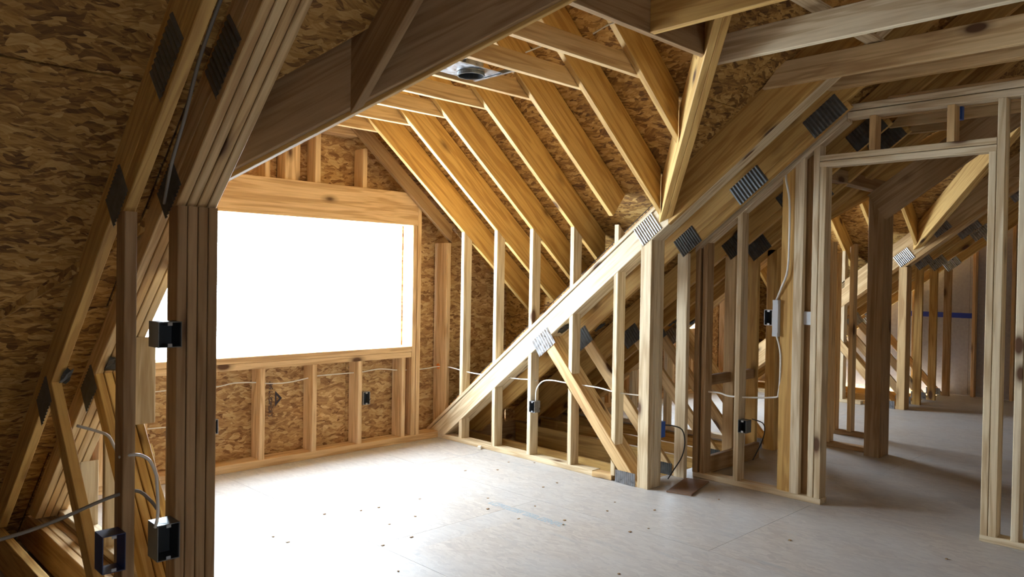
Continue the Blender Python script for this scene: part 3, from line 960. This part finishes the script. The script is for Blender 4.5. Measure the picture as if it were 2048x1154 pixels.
cable([(1.023, 2.856, 0.478), (1.033, 2.856, 0.531), (1.030, 2.861, 0.642), (1.026, 2.866, 0.677), (1.009, 2.875, 0.721), (0.981, 2.885, 0.743), (0.952, 2.904, 0.745), (0.928, 2.942, 0.734)], .006, WHITEC, 'shiny white cable arching over into the low box on the post stack')
cable([(.90, 3.35, .79), (.95, 3.30, .772), (.992, 3.28, .749), (1.017, 3.28, .699), (1.036, 3.27, .66)], .006, WHITEC, 'short white cable arc behind the thin post beside the truss webs')
cable([(0.428, 2.942, 0.500), (0.564, 2.937, 0.520), (0.648, 2.937, 0.531), (0.752, 2.937, 0.555), (0.885, 2.937, 0.593), (0.981, 2.932, 0.605), (1.019, 2.899, 0.572), (1.033, 2.866, 0.543)], .0065, GREYC, 'grey cable stretched across the truss webs to the dark post stack')
cable([(1.055, 2.25, 2.44), (1.055, 2.40, 2.30), (1.05, 2.56, 2.13), (1.045, 2.68, 1.935), (1.05, 2.80, 1.80), (1.07, 2.9, 1.72), (1.085, 2.97, 1.66)], .0065, GREYC, 'grey cable hanging down between the two trusses above the dark post stack')
cable([(4.44, 3.02, .405), (4.50, 2.97, .40), (4.56, 2.93, .37), (4.55, 2.90, .29), (4.55, 2.92, .19), (4.55, 2.98, .09), (4.55, 3.03, .012)], .0045, BLACKC, 'black wire hanging in a loop from the blue tag to the floor', 'wire')
cable([(5.55, 2.92, .008), (5.6, 2.90, .09), (5.6, 2.87, .16), (5.6, 2.85, .245), (5.6, 2.87, .30), (5.64, 2.98, .31)], .0045, BLACKC, 'black wire loop beside the base of the far truss posts', 'wire')
cable([(2.9, 2.87, 2.60), (3.05, 2.80, 2.67), (3.2, 2.72, 2.66), (3.28, 2.60, 2.62), (3.42, 2.50, 2.61)], .004, WHITEC, 'thin white cable drooping above the ceiling ties near the ceiling light')
cable([(2.95, 2.45, 2.62), (3.08, 2.4, 2.70), (3.2, 2.3, 2.68), (3.3, 2.2, 2.66)], .004, WHITEC, 'thin white cable looping above the dark ceiling beam')
cable([(1.75, 5.36 - .1, .36), (1.80, 5.26, .37), (2.1, 5.26, .36), (2.24, 5.245, .36)], .0045, WHITEC, 'white cable reaching the box half hidden by the post stack')

bt = root('blue_tag', (4.42, 3.03, .325), 'small blue plastic box behind the pale post at the end of the bright diagonal', 'cable box')
lumber('body', (4.394, 2.995, .325), (4.394, 2.995, .432), .062, .05, BLUE, bt, up=(0, 1, 0))
boxes('clip', [(4.456, 4.460, 3.005, 3.035, .36, .40)], BLUE, bt)
bt2 = root('blue_tag', (5.33, 1.45, 2.36), 'blue plastic box hanging from a joist beyond the doorway header', 'cable box')
lumber('body', (5.255, 1.43, 2.42), (5.255, 1.43, 2.50), .045, .055, BLUE, bt2, up=(0, 1, 0))
boxes('clip', [(5.25, 5.255, 1.44, 1.47, 2.44, 2.48)], BLUE, bt2)


# ------------------------------------------------------------------ recessed ceiling light
def lathe(name, prof, cx, cy, mat, parent, n=28):
    pts, fs = [], []
    for r, z in prof:
        for k in range(n):
            a = 2 * math.pi * k / n
            pts.append((cx + r * math.cos(a), cy + r * math.sin(a), z))
    for i in range(len(prof) - 1):
        for k in range(n):
            fs.append((i * n + k, i * n + (k + 1) % n, (i + 1) * n + (k + 1) % n, (i + 1) * n + k))
    return from_pts(name, pts, fs, mat, parent, smooth=False)


LX, LY = 2.756, 3.142
rl = root('recessed_light', (LX, LY, 2.5), 'recessed ceiling light can on a steel mounting frame between ceiling ties', 'ceiling light')
lathe('can', [(.068, 2.512), (.068, 2.66), (.060, 2.68), (.002, 2.682), (.002, 2.678), (.056, 2.676), (.064, 2.66), (.064, 2.512), (.068, 2.512)], LX, LY, GALV, rl)
lathe('lamp_ring', [(.069, 2.493), (.075, 2.493), (.075, 2.513), (.069, 2.513), (.069, 2.493)], LX, LY, DKSTEEL, rl)
lathe('inner_baffle', [(.0635, 2.50), (.0635, 2.64), (.002, 2.645)], LX, LY, BOXIN, rl)
# frame plate with a hole for the can
n = 28
pp, ff = [], []
for k in range(n):
    a = 2 * math.pi * k / n
    pp.append((LX + .077 * math.cos(a), LY + .077 * math.sin(a), 2.515))
for k in range(n):
    a = 2 * math.pi * k / n
    c, s = math.cos(a), math.sin(a)
    q = max(abs(c) / (.14 if c > 0 else .20), abs(s) / .115)
    pp.append((LX + c / q, LY + s / q, 2.515))
pp += [(x, y, z + .002) for x, y, z in pp]
for k in range(n):
    j = (k + 1) % n
    ff += [(k, j, n + j, n + k), (2 * n + k, 3 * n + k, 3 * n + j, 2 * n + j), (k, 2 * n + k, 2 * n + j, j), (n + k, n + j, 3 * n + j, 3 * n + k)]
from_pts('frame_plate', pp, ff, GALV, rl)
for x in (LX - .205, LX + .135):
    boxes('hanger_bar', [(x, x + .004, 2.94, 3.26, 2.51, 2.535), (x - .014, x, 2.94, 3.26, 2.51, 2.512)], GALV, rl)
boxes('wiring_box', [(LX - .195, LX - .10, LY - .05, LY + .05, 2.518, 2.60)], GALV, rl)
for k in range(4):
    boxes('bar_tab', [(LX - .203, LX - .19, 3.0 + k * .06, 3.035 + k * .06, 2.504, 2.507)], GALV, rl)
rl2 = root('recessed_light', (2.3, 4.3, 2.5), 'second recessed light frame, mostly hidden behind the dark valley board', 'ceiling light')
lathe('can', [(.068, 2.512), (.068, 2.66), (.002, 2.682), (.064, 2.66), (.064, 2.512), (.068, 2.512)], 2.32, 3.9, GALV, rl2)
for x in (2.20, 2.49):
    boxes('hanger_bar', [(x, x + .004, 3.745, 4.07, 2.51, 2.535), (x - .014, x, 3.745, 4.07, 2.51, 2.512)], GALV, rl2)

# ------------------------------------------------------------------ loose pieces and marks
def block(name, cx, cy, z, lx, ly, lz, ang, mat, label, cat):
    c, s = math.cos(ang), math.sin(ang)
    o = lumber(name, (cx - c * lx / 2, cy - s * lx / 2, z), (cx + c * lx / 2, cy + s * lx / 2, z), ly, lz, mat, None, side=(-s, c, 0), ow=-ly / 2)
    return tag(o, label, cat)


block('wood_block', 4.275, 3.375, .001, .16, .085, .036, math.radians(96), PINE, 'short wood block on the floor at the end of the knee wall plate', 'wood block')
block('wood_offcut', 4.50, 2.835, .001, .40, .17, .011, math.radians(15), plain('brown_offcut', (.22, .13, .08), .8, 0, .15), 'thin brown board offcut lying flat beside the foot of the pale post', 'offcut')
block('white_offcut', 4.205, 4.62, .001, .05, .03, .022, math.radians(40), GLASSW, 'small white crumb of foam on the floor beside the knee wall plate', 'scrap')
fo = from_pts('foam_seal', [(4.294 + .012 * math.cos(a) * math.cos(b), 5.27 + .03 * math.sin(a) * math.cos(b), .612 + .026 * math.sin(b)) for b in (-1.2, -.6, 0, .6, 1.2) for a in [i * math.pi / 4 for i in range(8)]],
              [(i * 8 + k, i * 8 + (k + 1) % 8, i * 8 + 8 + (k + 1) % 8, i * 8 + 8 + k) for i in range(4) for k in range(8)] + [tuple(range(8)), tuple(range(32, 40))], FOAM, smooth=True)
tag(fo, 'blob of orange foam where the window wall cable enters the corner stud', 'foam')
tp = boxes('tape_strip', [(10.936, 10.9395, 2.80, 3.66, .985, 1.05)], TAPE)
tag(tp, 'blue tape strip stuck across the grey end wall', 'tape')

# printed marks: a triangle stamp with a column of unreadable lettering on the board under the window, blue lettering on the floor
random.seed(3)
ys = 5.3405
st = root('printed_stamp', (2.75, ys, .46), 'dark printed triangle stamp and lettering on the board under the window', 'stamp')
tri = [(2.775, .525), (2.775, .405), (2.832, .466)]
cc = (sum(p[0] for p in tri) / 3, sum(p[1] for p in tri) / 3)
inn = [(cc[0] + .42 * (p[0] - cc[0]), cc[1] + .42 * (p[1] - cc[1])) for p in tri]
from_pts('triangle', [(x, ys - .0007, z) for x, z in tri + inn] + [(x, ys, z) for x, z in tri + inn], [(0, 1, 4, 3), (1, 2, 5, 4), (2, 0, 3, 5), (6, 9, 10, 7), (7, 10, 11, 8), (8, 11, 9, 6)], INK, st)
lst = []
z = .60
while z > .345:
    hgt = random.uniform(.007, .014)
    for c0 in (2.722, 2.733, 2.744):
        if random.random() < .8:
            a = random.uniform(0, .004)
            lst.append((c0 + a, c0 + a + random.uniform(.005, .010), ys - .0006, ys, z - hgt, z - .002))
    z -= hgt
o = boxes('lettering', lst, INK, st)
o['kind'] = 'stuff'
fs = root('printed_stamp', (3.27, 3.18, 0), 'faded blue printed lettering on the floor in front of the knee wall', 'stamp')
lst = []
y = 3.47
while y > 2.885:
    wd = random.uniform(.018, .034)
    x0 = 3.232
    h = .056
    lst += [(x0, x0 + .009, y - wd + .005, y, .0002, .0008)] if random.random() < .8 else []
    lst += [(x0 + h - .009, x0 + h, y - wd + .005, y, .0002, .0008)] if random.random() < .8 else []
    lst += [(x0 + .008, x0 + h - .008, y - .008, y, .0002, .0008)]
    if random.random() < .5:
        lst += [(x0 + .024, x0 + .033, y - wd + .005, y - .008, .0002, .0008)]
    y -= wd
o = boxes('lettering', lst, BLUEINK, fs)
o['kind'] = 'stuff'
# crumbs on the floor
lst = []
for i in range(46):
    x, y = random.uniform(1.9, 4.5), random.uniform(1.0, 4.3)
    q, e = random.uniform(.004, .010), random.uniform(.003, .006)
    lst.append((x - q, x + q, y - e, y + e, .0003, random.uniform(.002, .005)))
o = boxes('floor_crumbs', lst, BROWN)
tag(o, 'tiny wood crumbs scattered over the pale floor', 'crumbs', None, 'stuff')
